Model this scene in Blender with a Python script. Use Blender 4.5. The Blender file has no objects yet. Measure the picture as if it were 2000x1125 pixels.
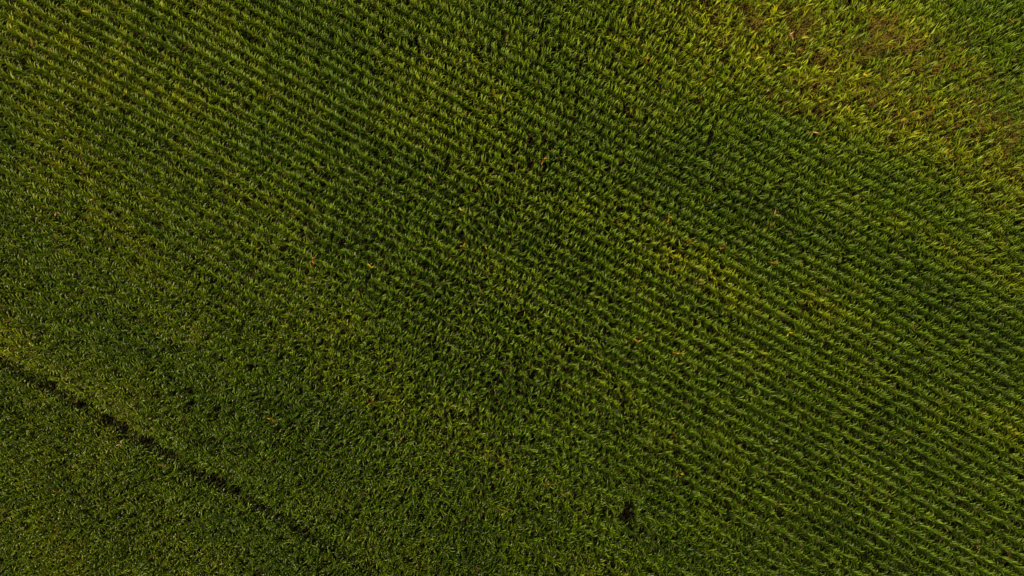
import bpy, math, random
import numpy as np

R = math.radians
rng = np.random.default_rng(11)
random.seed(11)
scene = bpy.context.scene
COL = scene.collection

# ------------------------------------------------------------------ survey of the field
CAM_Z = 50.0            # drone height
CANOPY = 1.9            # level at which the survey below was read off
PPM = 27.5              # photo units per metre at canopy level
ROW = 0.75              # row spacing
ANG = R(29.1)           # rows run down to the right
DU = np.array([math.cos(ANG), -math.sin(ANG)])      # along the row
DV = np.array([math.sin(ANG), math.cos(ANG)])       # across the rows, up to the right


def to_world(px, py):
    return np.array([(px - 1000.0) / PPM, (562.5 - py) / PPM])


def survey(x, y):       # field position -> survey units
    return 1000.0 + x * PPM, 562.5 - y * PPM


class Noise2:
    """smooth value noise"""
    def __init__(self, seed, n=64):
        self.g = np.random.default_rng(seed).random((n, n)); self.n = n

    def __call__(self, x, y):
        xi = np.floor(x).astype(int); yi = np.floor(y).astype(int)
        fx = x - xi; fy = y - yi
        fx = fx * fx * (3 - 2 * fx); fy = fy * fy * (3 - 2 * fy)
        n = self.n; g = self.g
        a = g[xi % n, yi % n]; b = g[(xi + 1) % n, yi % n]
        c = g[xi % n, (yi + 1) % n]; d = g[(xi + 1) % n, (yi + 1) % n]
        return (a * (1 - fx) + b * fx) * (1 - fy) + (c * (1 - fx) + d * fx) * fy


N1, N2, N3, N4, N5 = (Noise2(s) for s in (1, 2, 3, 4, 5))


def blobs(x, y, lst):
    px, py = survey(x, y)
    m = np.zeros_like(px, dtype=float)
    for cx, cy, rx, ry, w in lst:
        # ellipse with its long axis along the rows
        dx = px - cx; dy = py - cy
        u = dx * math.cos(ANG) + dy * math.sin(ANG)
        v = -dx * math.sin(ANG) + dy * math.cos(ANG)
        m += w * np.exp(-(u / rx) ** 2 - (v / ry) ** 2)
    return m


WEED = [(1745, 58, 34, 26, .85), (1800, 78, 30, 20, .8), (1700, 95, 26, 18, .8), (1538, 195, 42, 17, 1.1),
        (1590, 170, 30, 15, .8), (1480, 32, 28, 18, .8), (1405, 62, 26, 18, .7), (1625, 140, 26, 15, .6),
        (1560, 42, 24, 16, .6), (1610, 200, 24, 14, .7), (1390, 12, 26, 16, .7), (1780, 232, 26, 13, .9),
        (1720, 180, 34, 12, .7), (1990, 262, 26, 18, .8), (1925, 100, 22, 14, .6), (1850, 145, 26, 14, .7),
        (1240, 214, 13, 10, .6), (1228, 246, 10, 8, .5), (1262, 228, 9, 8, .5), (1860, 105, 22, 14, .7), (1715, 20, 20, 14, .7), (1520, 80, 22, 14, .5),
        (1640, 255, 24, 12, .5), (1940, 210, 26, 14, .6), (1965, 330, 26, 14, .5), (1345, 175, 15, 10, .6),
        (1310, 470, 16, 10, .6), (1585, 600, 16, 9, .8), (1545, 588, 10, 8, .8), (1500, 370, 16, 9, .5)]
BARE = [(1227, 1008, 8, 9, 12.0), (800, 920, 6, 6, .8), (1895, 988, 8, 6, 1.6), (1880, 1030, 7, 7, 1.4),
        (40, 115, 10, 8, .7), (20, 150, 10, 7, .7), (1500, 690, 8, 7, .9), (140, 450, 6, 5, 1.0), (225, 357, 6, 5, .9),
        (1590, 905, 6, 5, .8), (80, 80, 8, 6, .6), (1590, 985, 8, 6, .7), (1065, 318, 7, 6, .7)]
YELLOW = [(0, 110, 200, 120, .28), (0, 660, 60, 40, .5), (1400, 40, 115, 110, .62), (1520, 130, 130, 100, .32), (1645, 185, 125, 75, .5), (1800, 45, 110, 70, .5), (1740, 225, 120, 60, .4),
          (1850, 265, 150, 80, .4), (1980, 350, 110, 90, .5), (1650, 60, 260, 140, .25), (1300, 455, 150, 65, .22), (1440, 560, 190, 55, .22), (1620, 600, 70, 26, .3),
          (200, 180, 520, 300, .20), (40, 620, 260, 240, .14), (100, 1010, 420, 190, .26), (700, 820, 420, 200, .06), (480, 60, 200, 40, .15), (1980, 380, 60, 60, .3), (300, 160, 300, 40, .12),
          (1950, 830, 120, 40, .2), (1250, 30, 60, 60, .2), (200, 720, 160, 60, .10)]
DARK = [(1000, 130, 240, 34, .45), (1330, 330, 260, 30, .5), (700, 250, 260, 28, .35), (1100, 560, 200, 36, .3), (1650, 480, 240, 30, .35),
        (1450, 640, 200, 26, .35), (1900, 520, 120, 24, .3), (1200, 1000, 420, 110, .35), (1820, 960, 160, 24, .3),
        (1800, 130, 40, 26, .4), (1720, 100, 30, 24, .4), (760, 840, 300, 40, .2), (150, 790, 180, 12, .35), (1900, 60, 60, 40, .2)]  # the long thin strip at lower left tints the row gap's shade into its plants

# ------------------------------------------------------------------ materials


def new_mat(name):
    m = bpy.data.materials.new(name); m.use_nodes = True
    nt = m.node_tree; nt.nodes.clear()
    return m, nt, nt.nodes, nt.links


def leaf_material():
    m, nt, n, l = new_mat('corn_leaf')
    out = n.new('ShaderNodeOutputMaterial')
    at = n.new('ShaderNodeAttribute'); at.attribute_name = 'tint'
    oi = n.new('ShaderNodeObjectInfo')
    mul = n.new('ShaderNodeMix'); mul.data_type = 'RGBA'; mul.blend_type = 'MULTIPLY'; mul.inputs[0].default_value = 1.0
    l.new(at.outputs['Color'], mul.inputs[6]); l.new(oi.outputs['Color'], mul.inputs[7])
    # fine mottling of the blade
    tc = n.new('ShaderNodeNewGeometry')
    nz = n.new('ShaderNodeTexNoise'); nz.inputs['Scale'].default_value = 7.0; nz.inputs['Detail'].default_value = 3.0
    l.new(tc.outputs['Position'], nz.inputs['Vector'])
    mr = n.new('ShaderNodeMapRange'); mr.inputs[3].default_value = 0.72; mr.inputs[4].default_value = 1.28
    l.new(nz.outputs['Fac'], mr.inputs[0])
    vm = n.new('ShaderNodeVectorMath'); vm.operation = 'SCALE'
    l.new(mul.outputs[2], vm.inputs[0]); l.new(mr.outputs[0], vm.inputs['Scale'])
    pb = n.new('ShaderNodeBsdfPrincipled')
    pb.inputs['Roughness'].default_value = 0.42
    pb.inputs['Specular IOR Level'].default_value = 0.21
    l.new(vm.outputs[0], pb.inputs['Base Color'])
    tr = n.new('ShaderNodeBsdfTranslucent')
    tm = n.new('ShaderNodeMix'); tm.data_type = 'RGBA'; tm.blend_type = 'MULTIPLY'; tm.inputs[0].default_value = 1.0
    tm.inputs[7].default_value = (1.45, 1.45, 0.4, 1)
    l.new(vm.outputs[0], tm.inputs[6]); l.new(tm.outputs[2], tr.inputs['Color'])
    mx = n.new('ShaderNodeMixShader'); mx.inputs[0].default_value = 0.29
    l.new(pb.outputs[0], mx.inputs[1]); l.new(tr.outputs[0], mx.inputs[2])
    l.new(mx.outputs[0], out.inputs['Surface'])
    return m


def plain_tint_material(name, rough):
    m, nt, n, l = new_mat(name)
    out = n.new('ShaderNodeOutputMaterial')
    at = n.new('ShaderNodeAttribute'); at.attribute_name = 'tint'
    pb = n.new('ShaderNodeBsdfPrincipled'); pb.inputs['Roughness'].default_value = rough
    pb.inputs['Specular IOR Level'].default_value = 0.2
    l.new(at.outputs['Color'], pb.inputs['Base Color']); l.new(pb.outputs[0], out.inputs['Surface'])
    return m


def soil_material():
    m, nt, n, l = new_mat('field_soil')
    out = n.new('ShaderNodeOutputMaterial')
    g = n.new('ShaderNodeNewGeometry')
    a = n.new('ShaderNodeTexNoise'); a.inputs['Scale'].default_value = 0.6; a.inputs['Detail'].default_value = 6
    b = n.new('ShaderNodeTexNoise'); b.inputs['Scale'].default_value = 14; b.inputs['Detail'].default_value = 6
    l.new(g.outputs['Position'], a.inputs['Vector']); l.new(g.outputs['Position'], b.inputs['Vector'])
    ad = n.new('ShaderNodeMath'); ad.operation = 'ADD'
    l.new(a.outputs['Fac'], ad.inputs[0]); l.new(b.outputs['Fac'], ad.inputs[1])
    hf = n.new('ShaderNodeMath'); hf.operation = 'MULTIPLY'; hf.inputs[1].default_value = 0.5
    l.new(ad.outputs[0], hf.inputs[0])
    cr = n.new('ShaderNodeValToRGB')
    cr.color_ramp.elements[0].position = 0.3; cr.color_ramp.elements[0].color = (0.010, 0.007, 0.003, 1)
    cr.color_ramp.elements[1].position = 0.72; cr.color_ramp.elements[1].color = (0.040, 0.026, 0.010, 1)
    l.new(hf.outputs[0], cr.inputs[0])
    bp = n.new('ShaderNodeBump'); bp.inputs['Strength'].default_value = 0.7; bp.inputs['Distance'].default_value = 0.05
    l.new(b.outputs['Fac'], bp.inputs['Height'])
    pb = n.new('ShaderNodeBsdfPrincipled'); pb.inputs['Roughness'].default_value = 0.95
    pb.inputs['Specular IOR Level'].default_value = 0.1
    l.new(cr.outputs[0], pb.inputs['Base Color']); l.new(bp.outputs[0], pb.inputs['Normal'])
    l.new(pb.outputs[0], out.inputs['Surface'])
    return m


M_LEAF = leaf_material()
M_WEED = plain_tint_material('dry_weed', 0.8)
M_SOIL = soil_material()

# ------------------------------------------------------------------ mesh helpers


def mesh_from(name, V, F, C, mat):
    """V (n,3)  F (m,4) quads  C (n,3) linear colours"""
    me = bpy.data.meshes.new(name)
    nv, nf = len(V), len(F)
    me.vertices.add(nv); me.vertices.foreach_set('co', np.ascontiguousarray(V, np.float32).ravel())
    me.loops.add(nf * 4); me.loops.foreach_set('vertex_index', np.ascontiguousarray(F, np.int32).ravel())
    me.polygons.add(nf)
    me.polygons.foreach_set('loop_start', np.arange(0, nf * 4, 4, dtype=np.int32))
    me.polygons.foreach_set('use_smooth', np.ones(nf, dtype=bool))
    me.update(calc_edges=True)
    ca = me.color_attributes.new('tint', 'FLOAT_COLOR', 'POINT')
    rgba = np.ones((nv, 4), np.float32); rgba[:, :3] = C
    ca.data.foreach_set('color', rgba.ravel())
    me.materials.append(mat)
    return me


class Geo:
    def __init__(self):
        self.V, self.F, self.C, self.n = [], [], [], 0

    def add(self, v, f, c):
        self.V.append(v); self.F.append(f + self.n); self.C.append(c); self.n += len(v)

    def arrays(self):
        return np.concatenate(self.V), np.concatenate(self.F), np.concatenate(self.C)


GRID_F = {}


def strip_faces(nr, nc):
    if (nr, nc) not in GRID_F:
        f = []
        for i in range(nr - 1):
            for j in range(nc - 1):
                a = i * nc + j
                f.append((a, a + 1, a + nc + 1, a + nc))
        GRID_F[(nr, nc)] = np.array(f, np.int32)
    return GRID_F[(nr, nc)]


WID = np.array([0.55, 0.95, 1.0, 0.86, 0.56, 0.06])
WID4 = np.array([0.6, 1.0, 0.95, 0.65, 0.06])


def blade(g, r, z0, az, length, width, e0, e1, col_base, col_tip, fold=0.28, segs=5, twist=0.6, power=1.25, side=0.0, off=0.02):
    """one arching maize leaf starting on the stalk at height z0"""
    s = np.linspace(0, 1, segs + 1)
    e = e0 - (e0 - e1) * s ** power
    a = az + side * s ** 1.5
    st = length / segs
    em = (e[1:] + e[:-1]) / 2; am = (a[1:] + a[:-1]) / 2
    step = np.stack([np.cos(em) * np.cos(am), np.cos(em) * np.sin(am), np.sin(em)], 1) * st
    P = np.zeros((segs + 1, 3)); P[0] = (off * math.cos(az), off * math.sin(az), z0)
    P[1:] = P[0] + np.cumsum(step, 0)
    T = np.stack([np.cos(e) * np.cos(a), np.cos(e) * np.sin(a), np.sin(e)], 1)
    S = np.stack([-np.sin(a), np.cos(a), np.zeros_like(a)], 1)
    N = np.cross(T, S)
    tw = twist * s ** 1.2
    S2 = S * np.cos(tw)[:, None] + N * np.sin(tw)[:, None]
    N2_ = N * np.cos(tw)[:, None] - S * np.sin(tw)[:, None]
    N2_ = np.where(N2_[:, 2:3] < 0, -N2_, N2_)
    w = (WID if segs == 5 else np.interp(s, np.linspace(0, 1, 5), WID4)) * width * 0.5
    c = col_base[None] * (1 - s[:, None] ** 2) + col_tip[None] * s[:, None] ** 2
    if fold:
        wave = 1 + 0.25 * np.sin(s * 9 + r.random() * 6)
        Lv = P + S2 * w[:, None] + N2_ * (fold * w * wave)[:, None]
        Rv = P - S2 * w[:, None] + N2_ * (fold * w * (2 - wave))[:, None]
        v = np.stack([Lv, P, Rv], 1).reshape(-1, 3)
        g.add(v, strip_faces(segs + 1, 3), np.repeat(c, 3, 0))
    else:
        v = np.stack([P + S2 * w[:, None], P - S2 * w[:, None]], 1).reshape(-1, 3)
        g.add(v, strip_faces(segs + 1, 2), np.repeat(c, 2, 0))


def tube(g, P, rad, col, k=4):
    """thin tapering tube along the points P"""
    P = np.asarray(P, float); n = len(P)
    d = np.gradient(P, axis=0); d /= np.linalg.norm(d, axis=1)[:, None]
    ref = np.array([1.0, 0.1, 0.0]) if abs(d[0][2]) > 0.7 else np.array([0, 0, 1.0])
    s = np.cross(d, ref); s /= np.linalg.norm(s, axis=1)[:, None]
    t = np.cross(d, s)
    an = np.linspace(0, 2 * math.pi, k, endpoint=False)
    ring = s[:, None] * np.cos(an)[None, :, None] + t[:, None] * np.sin(an)[None, :, None]
    v = (P[:, None] + ring * np.asarray(rad)[:, None, None]).reshape(-1, 3)
    f = []
    for i in range(n - 1):
        for j in range(k):
            f.append((i * k + j, i * k + (j + 1) % k, (i + 1) * k + (j + 1) % k, (i + 1) * k + j))
    g.add(v, np.array(f, np.int32), np.tile(np.asarray(col)[None], (len(v), 1)))


GREEN = np.array([0.059, 0.117, 0.0020])
TIP = np.array([0.104, 0.156, 0.0035])
STALK = np.array([0.070, 0.100, 0.016])
TASSEL = np.array([0.20, 0.150, 0.045])
DEAD = {'orange': np.array([0.44, 0.155, 0.020]), 'yellow': np.array([0.48, 0.33, 0.020]), 'tan': np.array([0.36, 0.25, 0.10]),
        'rust': np.array([0.24, 0.070, 0.020]), 'pink': np.array([0.42, 0.205, 0.115])}


def make_plant(seed, tassel, dead=None, hgt=None):
    """returns dict part -> Geo, a maize plant about 2 m high, leaves in two ranks in the XZ plane"""
    r = random.Random(seed)
    H = hgt or r.uniform(1.68, 1.95)                   # stalk height
    st, fo, ta, wi = Geo(), Geo(), Geo(), []
    bend = r.uniform(-.05, .05), r.uniform(-.05, .05)
    pts = [(bend[0] * (z / H) ** 2, bend[1] * (z / H) ** 2, z) for z in (0, .5 * H, H)]
    tube(st, pts, (.016, .013, .007), STALK)
    n = r.randint(9, 11)
    for i in range(n):
        f = i / (n - 1)
        z = H * (0.22 + 0.76 * f)
        az = math.pi * (i % 2) + r.gauss(0, .38)
        L = (0.49 + 0.20 * math.sin(math.pi * min(1, f * .85 + .12))) * r.uniform(.8, 1.15)
        W = 0.063 * (0.8 + 0.3 * math.sin(math.pi * (f * .8 + .1))) * r.uniform(.85, 1.15)
        if f > .74:                                     # whorl: short, nearly upright
            L *= .78; W *= .75
            e0 = R(r.uniform(58, 80)); e1 = R(r.uniform(8, 55)); pw = 1.5
        elif f > .55:
            e0 = R(r.uniform(60, 76)); e1 = R(r.uniform(-40, 35)); pw = 1.7
        else:
            L *= .85; e0 = R(r.uniform(56, 70)); e1 = R(r.uniform(-80, -30)); pw = 1.3
        k = r.uniform(.78, 1.22) * (.46 + .72 * f)    # older leaves deeper green; crest light and gap shade painted in by height
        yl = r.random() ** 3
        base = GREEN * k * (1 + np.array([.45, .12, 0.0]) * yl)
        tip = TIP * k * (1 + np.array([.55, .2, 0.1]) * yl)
        if f < .3:                                      # oldest leaves: tips yellowing, colour darkened for the shade in the gaps
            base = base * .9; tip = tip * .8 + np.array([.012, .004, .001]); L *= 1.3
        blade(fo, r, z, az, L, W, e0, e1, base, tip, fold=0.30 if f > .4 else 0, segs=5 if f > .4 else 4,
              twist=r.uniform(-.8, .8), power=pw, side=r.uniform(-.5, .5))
    if dead:
        for q in range(2):
            g = Geo()
            c = DEAD[dead] * r.uniform(.55, .95)
            blade(g, r, H * r.uniform(.88, 1.02), q * 2.1 + r.uniform(-.6, .6), r.uniform(.30, .50), r.uniform(.06, .10),
                  R(r.uniform(50, 75)), R(r.uniform(-80, -10)), c, c * r.uniform(.8, 1.1), fold=.5, twist=r.uniform(-1.2, 1.2),
                  power=1.0, side=r.uniform(-.8, .8))
            wi.append(g)
    if tassel:
        tube(ta, [(bend[0], bend[1], H - .02), (bend[0], bend[1], H + .20), (bend[0] * 1.6, bend[1] * 1.6, H + .36)], (.009, .010, .004), TASSEL, 3)
        for q in range(6):
            a = q * 1.05 + r.uniform(-.3, .3); rr = r.uniform(.10, .17)
            z = H + .06 + .025 * q
            tube(ta, [(bend[0], bend[1], z), (bend[0] + rr * .6 * math.cos(a), bend[1] + rr * .6 * math.sin(a), z + .13),
                      (bend[0] + rr * math.cos(a), bend[1] + rr * math.sin(a), z + .16)], (.007, .008, .004), TASSEL * r.uniform(.8, 1.1), 3)
    return {'stalk': st, 'foliage': fo, 'tassel': ta if tassel else None, 'withered_leaf': wi}


# ------------------------------------------------------------------ where the plants stand
XR, YR = 43.0, 27.0
pos, rowid = [], []
umax = 62
TRAM_K = None
pt = to_world(300, 862)                      # a point on the sprayer gap, lower left
TRAM_V = float(pt @ DV) - 0.45
kmax = int(60 / ROW)
ks = np.arange(-kmax, kmax + 1)
phase = TRAM_V % ROW                          # a row lies exactly on the gap and is left out there
for k in ks:
    v0 = k * ROW + phase
    if abs(v0) > 50: continue
    u = np.arange(-umax, umax, 0.178)
    u = u + rng.normal(0, .035, len(u)) + rng.uniform(0, .17)
    wob = 0.12 * (N1(u * .06 + 7, np.full_like(u, k * .35)) - .5) + rng.normal(0, .014, len(u))
    x = u * DU[0] + (v0 + wob) * DV[0]
    y = u * DU[1] + (v0 + wob) * DV[1]
    ok = (abs(x) < XR) & (abs(y) < YR)
    if not ok.any(): continue
    pos.append(np.stack([x[ok], y[ok]], 1)); rowid.append(np.full(ok.sum(), k))
POS = np.concatenate(pos); ROWID = np.concatenate(rowid)
# where the stand is thin the plants also stand less exactly in line
_tz = np.clip(blobs(POS[:, 0], POS[:, 1], [(1700, 110, 420, 130, 1.0), (1950, 250, 200, 110, .5)]), 0, 1)
POS = POS + rng.normal(0, .11, POS.shape) * _tz[:, None]
X, Y = POS[:, 0], POS[:, 1]
U = POS @ DU; V = POS @ DV
PX, PY = survey(X, Y)
weed = blobs(X, Y, WEED)
bare = blobs(X, Y, BARE)
# ragged edges
rag = N2(X * 1.1 + 9, Y * 1.1 + 3)
thin_zone = np.clip(blobs(X, Y, [(1700, 110, 420, 130, 1.0), (1950, 250, 200, 110, .5)]), 0, 1)
miss = 0.03 + 0.42 * thin_zone + 0.72 * np.clip(weed * (.35 + 1.2 * rag), 0, 1) + 1.0 * np.clip(bare, 0, 1)
miss += 0.05 * (N3(U * .5, V * .5) > .72)
in_tram = np.abs(V - TRAM_V) < ROW * .5
tram_fade = np.clip((PX - 420) / 420, 0, 1) + .0
miss = np.where(in_tram & (PX < 840), np.maximum(miss, (.30 + .55 * N2(U * .7, V * 0 + 3)) * (1 - tram_fade)), miss)

alive = rng.random(len(X)) > miss
# colour of the crop over the field
yel = blobs(X, Y, YELLOW) + .55 * (N4(U * .10 + 3, V * .28) - .5) + .45 * (N5(U * .55, V * .9) - .5)
drk = blobs(X, Y, DARK) * np.clip(.1 + 1.5 * N2(U * .16 + 31, V * .55 + 5), 0, 1.2) * .24
yv = np.clip(yel - drk, -.6, 1.0)
pk = rng.normal(0, .10, len(X))
yv = yv * np.where(yv > .25, np.clip(rng.normal(1, .45, len(X)), .15, 2), 1.0)
yp, yn = np.clip(yv, 0, 2), np.clip(yv, -1, 0)
TINT = np.stack([1 + 1.28 * yp + .80 * yn + pk, 1 + .62 * yp + .66 * yn + pk * .9, 1 - .12 * yp - .5 * yn + pk * .5], 1)
TINT = np.clip(TINT, .45, 2.6)
vig = 1.0 - .22 * np.clip(weed, 0, 1) - .10 * thin_zone + .16 * (N3(U * .12 + 20, V * .3) - .5)
HS = vig * rng.normal(1, .055 + .06 * thin_zone) * np.where(in_tram & (PX < 700), .72, 1.0)
WS = np.clip(rng.normal(1, .08, len(X)), .8, 1.2) * (1 + .14 * thin_zone)
BASE_YAW = math.atan2(DV[1], DV[0])
YAW = BASE_YAW + rng.normal(0, .6, len(X)) + math.pi * (rng.random(len(X)) > .5)
LEANX = rng.normal(0, .035, len(X)); LEANY = rng.normal(0, .035, len(X))

# ------------------------------------------------------------------ the withered plants one can tell apart
SPECIAL = [
    (168, 28, 'yellow', 'yellow and green corn plant in the row crossing the top left corner'),
    (190, 42, 'rust', 'rusty brown corn plant beside the yellow one in the top left corner'),
    (67, 86, 'rust', 'corn plant with rust red dead leaves over dark soil near top left corner'),
    (150, 258, 'yellow', 'yellow topped corn plant in the rows by the left edge, upper left quarter'),
    (131, 222, 'tan', 'pale tan dried corn plant just above the yellow one near the left edge'),
    (30, 177, 'tan', 'tan dried corn plant closest to the left edge in the upper left rows'),
    (237, 190, 'yellow', 'small yellow tipped corn plant in clear rows of the upper left quarter'),
    (192, 380, 'orange', 'bright orange and yellow corn plant at the left, above the pinkish one'),
    (113, 406, 'pink', 'pinkish orange withered corn plant left of the bright orange plant, left side'),
    (76, 422, 'tan', 'tan withered corn plant left of the pinkish one on the left side'),
    (570, 422, 'orange', 'vivid orange withered corn plant in the left middle rows'),
    (595, 441, 'tan', 'tan yellow corn plant just below right of the vivid orange plant'),
    (602, 508, 'orange', 'orange corn plant standing below the tan yellow one in left middle rows'),
    (563, 327, 'tan', 'tan orange corn plant above the vivid orange plant in left middle rows'),
    (730, 515, 'yellow', 'corn plant with one broad yellow leaf, left of the field centre'),
    (847, 347, 'tan', 'pale tan tipped corn plant up and left of the field centre'),
    (910, 405, 'tan', 'straw coloured corn plant close above left of the field centre'),
    (907, 480, 'orange', 'orange tipped corn plant just left of the yellow streaked plant near centre'),
    (947, 480, 'yellow', 'corn plant with upright yellow streaked leaves just above the field centre'),
    (930, 586, 'rust', 'dark rust tipped corn plant just left of and below the field centre'),
    (1060, 315, 'orange', 'orange brown corn plant above the field centre beside a small dark hole'),
    (1267, 108, 'orange', 'orange yellow corn plant at the top, left of the weedy patches'),
    (1487, 92, 'orange', 'orange corn plant at the left edge of the weedy upper right area'),
    (1537, 70, 'pink', 'corn plant with a pink red dead leaf among top right weeds'),
    (1562, 98, 'orange', 'orange leaved corn plant right below the pink red one among weeds'),
    (1505, 172, 'pink', 'pale pink withered corn plant at the left tip of the lower weed patch'),
    (1600, 186, 'yellow', 'brightest golden corn plant beside the brown weed patch, upper right'),
    (1635, 137, 'yellow', 'star shaped yellow corn plant above the golden one in the weeds'),
    (1690, 145, 'yellow', 'yellow corn plant right of the star shaped one in the weeds'),
    (1728, 9, 'yellow', 'upright yellow corn plant touching the top edge, upper right'),
    (1818, 66, 'yellow', 'fan shaped bright yellow corn plant right of the large brown weed patch'),
    (1784, 214, 'orange', 'orange and yellow corn plant above the small weed hollow, upper right'),
    (1973, 48, 'orange', 'orange yellow corn plant in the top right corner'),
    (1591, 253, 'pink', 'pinkish dried corn plant below the lower weed patch, upper right'),
    (1240, 240, 'tan', 'tan corn plant beside the small brown bare spot right of top centre'),
    (1307, 423, 'orange', 'amber corn plant in the yellowish patch right of centre, topmost there'),
    (1355, 455, 'pink', 'pink withered corn plant right of the amber one in the yellowish patch'),
    (1347, 468, 'orange', 'orange corn plant just under the pink one in the yellowish patch'),
    (1208, 438, 'rust', 'reddish corn plant at the left border of the yellowish patch'),
    (1513, 415, 'pink', 'rose tinted corn plant at right of the yellowish patch, highest of three'),
    (1508, 445, 'orange', 'light orange corn plant just below the rose tinted one'),
    (1523, 508, 'orange', 'tall orange corn plant below the light orange one, right of centre'),
    (1323, 523, 'yellow', 'bright yellow tipped corn plant low in the yellowish patch'),
    (1363, 553, 'pink', 'salmon coloured corn plant beside a yellow one, below the yellowish patch'),
    (1379, 555, 'yellow', 'yellow corn plant right beside the salmon coloured one'),
    (1410, 487, 'rust', 'brown rusty corn plant at the right border of the yellowish patch'),
    (1245, 665, 'orange', 'single orange corn plant below right of the field centre'),
    (1325, 690, 'orange', 'orange corn plant right of the single orange one, below right of centre'),
    (1545, 650, 'yellow', 'corn plant with a broad golden leaf in the right middle rows'),
    (1320, 852, 'rust', 'red orange corn plant in the lower middle right rows'),
    (1332, 924, 'yellow', 'amber yellow corn plant straight below the red orange one, lower right'),
    (1685, 919, 'orange', 'orange corn plant in the clear rows of the lower right quarter'),
    (1750, 928, 'tan', 'tan corn plant right of the orange one, lower right rows'),
    (1701, 830, 'rust', 'dark red corn plant above the orange one, lower right rows'),
    (1920, 1057, 'orange', 'orange pair leaved corn plant in the bottom right corner rows'),
    (1967, 1077, 'rust', 'rust orange corn plant nearest the bottom right corner'),
    (975, 1002, 'yellow', 'yellow streaked corn plant at bottom centre left of the black hole'),
    (931, 1102, 'rust', 'red tipped corn plant close to the bottom edge, bottom centre'),
    (1067, 945, 'pink', 'pink tipped corn plant above the yellow streaked one, bottom centre'),
    (730, 780, 'orange', 'small orange corn plant in dense rows below left of centre'),
    (780, 870, 'rust', 'dull rust corn plant below the small orange one in dense rows'),
    (532, 821, 'orange', 'orange specked corn plant in dense rows of the lower left'),
    (260, 786, 'orange', 'orange withered corn plant just right of the dark row gap, lower left'),
    (230, 873, 'tan', 'straw tan corn plant just below the dark row gap, lower left'),
    (312, 917, 'rust', 'red orange corn plant below the dark row gap, right of straw tan one'),
    (110, 962, 'orange', 'bright orange yellow corn plant by itself in the bottom left corner'),
    (6, 868, 'orange', 'orange brown corn plant at the left edge below the dark row gap'),
    (62, 677, 'yellow', 'tan yellow corn plant just above the dark row gap at left edge'),
]
taken = np.zeros(len(X), bool)
special_at = []
for px, py, kind, label in SPECIAL:
    w = to_world(px, py)
    d = (X - w[0]) ** 2 + (Y - w[1]) ** 2 + 9 * taken
    i = int(np.argmin(d)); taken[i] = True; alive[i] = True
    special_at.append(i)

# plants standing thinly in the weeds and those at the very middle are objects of their own
n_rest = 300 - len(SPECIAL)
cand = np.where(alive & ~taken & (PX < 1995) & (PY > 6) & (PX > 1350) & (PY < 300))[0]
thin_ids = cand[np.argsort(-weed[cand])][: n_rest // 2]
taken[thin_ids] = True
cand = np.where(alive & ~taken)[0]
mid_ids = cand[np.argsort((X[cand]) ** 2 + (Y[cand]) ** 2)][: n_rest - len(thin_ids)]
taken[mid_ids] = True

# ------------------------------------------------------------------ the rest of the crop, one object
rest = np.where(alive & ~taken)[0]
K = 48
protos = []
for k in range(K):
    p = make_plant(100 + k, tassel=(k % 10 == 0))
    g = Geo()
    for nm in ('stalk', 'foliage', 'tassel'):
        if p[nm] is not None:
            g.add(*p[nm].arrays())
    protos.append(g.arrays())
assign = rng.integers(0, K, len(X))
BV, BF, BC, base = [], [], [], 0
for k in range(K):
    ids = rest[assign[rest] == k]
    v, f, c = protos[k]
    cs, sn = np.cos(YAW[ids])[:, None], np.sin(YAW[ids])[:, None]
    vx, vy, vz = v[:, 0][None] * WS[ids][:, None], v[:, 1][None] * WS[ids][:, None], v[:, 2][None] * HS[ids][:, None]
    wx = cs * vx - sn * vy + X[ids][:, None] + vz * LEANX[ids][:, None]
    wy = sn * vx + cs * vy + Y[ids][:, None] + vz * LEANY[ids][:, None]
    BV.append(np.stack([wx, wy, vz], 2).reshape(-1, 3).astype(np.float32))
    BF.append((f[None] + (base + np.arange(len(ids)) * len(v))[:, None, None]).reshape(-1, 4).astype(np.int32))
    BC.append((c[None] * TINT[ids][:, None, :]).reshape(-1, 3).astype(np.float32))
    base += len(ids) * len(v)
crop = bpy.data.objects.new('corn_crop', mesh_from('corn_crop', np.concatenate(BV), np.concatenate(BF), np.concatenate(BC), M_LEAF))
crop['kind'] = 'stuff'
crop['label'] = 'mass of green corn in straight diagonal rows filling the whole field'
crop['category'] = 'corn crop'
COL.objects.link(crop)
print('plants', len(rest), 'quads', sum(len(b) for b in BF))
del BV, BF, BC

# ------------------------------------------------------------------ single plants


def build_single(seed, tassel, dead=None):
    p = make_plant(seed, tassel, dead)
    root = bpy.data.objects.new('corn_plant', None); root.empty_display_size = .2
    COL.objects.link(root)
    parts = []
    for nm in ('stalk', 'foliage', 'tassel'):
        if p[nm] is None: continue
        parts.append((nm, p[nm], None))
    for g in p['withered_leaf']:
        parts.append(('withered_leaf', g, dead))
    for nm, g, d in parts:
        o = bpy.data.objects.new(nm, mesh_from('corn_' + nm, *g.arrays(), M_LEAF))
        if d: o['label'] = {'orange': 'dry orange leaf', 'yellow': 'yellowed leaf', 'tan': 'dry tan leaf', 'rust': 'rust brown dead leaf', 'pink': 'dry pinkish leaf'}[d]
        COL.objects.link(o); o.parent = root
    root['category'] = 'corn plant'
    return root


def place(root, i, label, group=None):
    root.location = (X[i], Y[i], 0.0)
    root.rotation_euler = (-LEANY[i], LEANX[i], YAW[i])
    root.scale = (WS[i], WS[i], HS[i])
    root['label'] = label
    if group: root['group'] = group
    for ch in root.children:
        ch.color = (*(TINT[i] if ch.name.split('.')[0] != 'withered_leaf' else (1, 1, 1)), 1)


def dup(root):
    r = root.copy(); COL.objects.link(r)
    for ch in list(root.children):
        c = ch.copy(); COL.objects.link(c); c.parent = r
    return r


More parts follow.
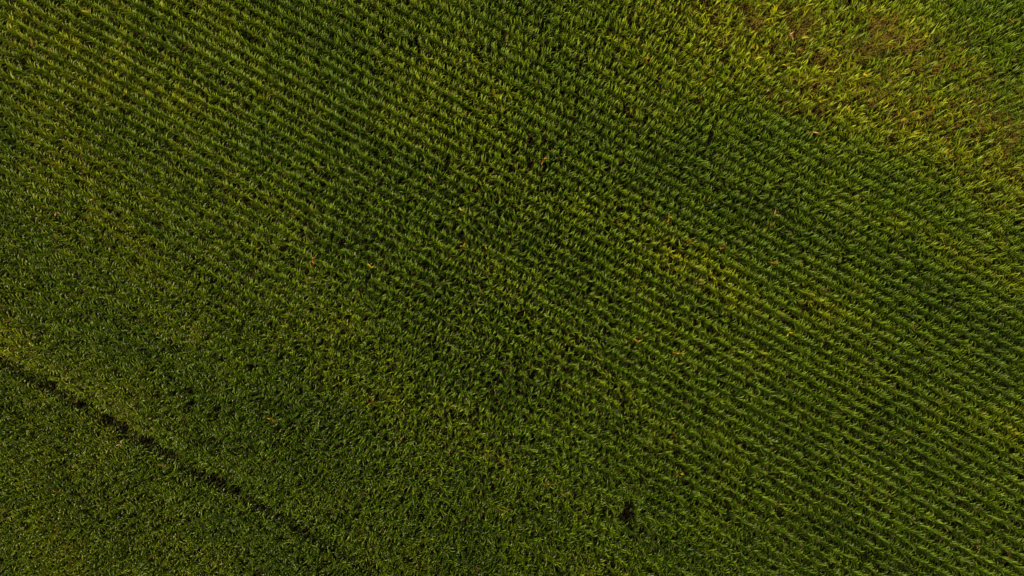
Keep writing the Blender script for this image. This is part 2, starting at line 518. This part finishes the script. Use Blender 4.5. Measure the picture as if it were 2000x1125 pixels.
for n, (i, (px, py, kind, label)) in enumerate(zip(special_at, SPECIAL)):
    place(build_single(900 + n, False, kind), i, label, 'withered and yellowed corn plants')

sources = []
jobs = [(i, 'yellow green corn plant standing thinly among the brown weeds of the upper right', 'thin corn plants in the weedy patches') for i in thin_ids] + \
       [(i, 'green corn plant in the closed rows at the very middle of the field', 'corn plants at the middle of the field') for i in mid_ids]
for n, (i, lab, grp) in enumerate(jobs):
    if n < 20:
        t = build_single(500 + n, tassel=(n % 10 == 0)); sources.append(t)
    else:
        t = dup(sources[n % 20])
    place(t, i, lab, grp)

# ------------------------------------------------------------------ brown weeds on the open ground
g = Geo()
NW = 240000
wx = rng.uniform(-XR, XR, NW * 3); wy = rng.uniform(-YR, YR, NW * 3)
m = blobs(wx, wy, WEED) + .75 * np.clip(blobs(wx, wy, [(1700, 110, 420, 130, 1.0), (1950, 250, 200, 110, .5)]), 0, 1) + .012
keep = rng.random(NW * 3) < np.clip(m * (.4 + N2(wx * 1.3, wy * 1.3)), 0, 1)
wx, wy, wm = wx[keep], wy[keep], m[keep]
ns = len(wx)
hh = rng.uniform(.35, 1.0, ns) * np.clip(.5 + wm, .5, 1.1)
aa = rng.uniform(0, 2 * math.pi, ns); ll = rng.uniform(.25, .8, ns) * hh
ww = rng.uniform(.008, .022, ns)
pa = aa + math.pi / 2 + rng.normal(0, .5, ns)
p0 = np.stack([wx, wy, np.zeros(ns)], 1)
p1 = p0 + np.stack([np.cos(aa) * ll * .35, np.sin(aa) * ll * .35, hh * .7], 1)
p2 = p0 + np.stack([np.cos(aa) * ll, np.sin(aa) * ll, hh * rng.uniform(.75, 1.05, ns)], 1)
sd = np.stack([np.cos(pa), np.sin(pa), np.zeros(ns)], 1) * ww[:, None]
VV = np.stack([p0 + sd, p0 - sd, p1 + sd, p1 - sd, p2 + sd * .4, p2 - sd * .4], 1).reshape(-1, 3)
FF = (np.array([[0, 1, 3, 2], [2, 3, 5, 4]])[None] + (np.arange(ns) * 6)[:, None, None]).reshape(-1, 4)
t = rng.random(ns)[:, None]; t2 = rng.uniform(.7, 1.25, ns)[:, None]
pal_a, pal_b, pal_c = np.array([.25, .172, .020]), np.array([.15, .150, .012]), np.array([.20, .130, .016])
cc = np.where(t < .45, pal_a, np.where(t < .85, pal_b, pal_c)) * t2 * .60
weeds = bpy.data.objects.new('weeds', mesh_from('weeds', VV, FF, np.repeat(cc, 6, 0), M_WEED))
weeds['kind'] = 'stuff'; weeds['label'] = 'brown dry weeds in patches between thin corn, upper right'; weeds['category'] = 'weeds'
COL.objects.link(weeds)
print('weed stems', ns)

# ------------------------------------------------------------------ ground
S = 3000.0
lim = [-S, -400, -60, 60, 400, S]
gv = [(a, b, 0.0) for a in lim for b in lim]
gf = [(i * 6 + j, (i + 1) * 6 + j, (i + 1) * 6 + j + 1, i * 6 + j + 1) for i in range(5) for j in range(5)]
me = bpy.data.meshes.new('ground'); me.from_pydata(gv, [], gf); me.materials.append(M_SOIL)
ground = bpy.data.objects.new('ground', me); ground['kind'] = 'structure'
ground['label'] = 'brown field soil showing between the corn rows'
COL.objects.link(ground)

# ------------------------------------------------------------------ light
SUN_EL = R(35)
to_sun = np.array([-0.80, -0.60]); to_sun /= np.linalg.norm(to_sun)
w = bpy.data.worlds.new('World'); scene.world = w; w.use_nodes = True
nt = w.node_tree; nt.nodes.clear()
wo = nt.nodes.new('ShaderNodeOutputWorld'); bg = nt.nodes.new('ShaderNodeBackground')
sk = nt.nodes.new('ShaderNodeTexSky'); sk.sky_type = 'NISHITA'; sk.sun_disc = False
sk.sun_elevation = SUN_EL; sk.sun_rotation = math.atan2(to_sun[0], to_sun[1])
bg.inputs['Strength'].default_value = 0.05
nt.links.new(sk.outputs[0], bg.inputs[0]); nt.links.new(bg.outputs[0], wo.inputs[0])
sl = bpy.data.lights.new('sun', 'SUN'); sl.energy = 5.0; sl.angle = R(0.53); sl.color = (1.0, 0.85, 0.52)
so = bpy.data.objects.new('sun', sl)
from mathutils import Vector
d = Vector((to_sun[0] * math.cos(SUN_EL), to_sun[1] * math.cos(SUN_EL), math.sin(SUN_EL)))
so.rotation_euler = d.to_track_quat('Z', 'Y').to_euler(); so.location = d * 80
COL.objects.link(so)

# ------------------------------------------------------------------ camera and colour
cam = bpy.data.cameras.new('camera'); cam.sensor_width = 36.0
cam.lens = 36.0 * (CAM_Z - CANOPY) / (2000 / PPM)
cam.clip_end = 10000
co = bpy.data.objects.new('camera', cam); co.location = (0, 0, CAM_Z); co.rotation_euler = (0, 0, 0)
COL.objects.link(co); scene.camera = co
scene.view_settings.view_transform = 'Standard'
scene.view_settings.look = 'None'
scene.view_settings.exposure = 0.95
scene.view_settings.gamma = 1.0
scene.render.filter_size = 0.8
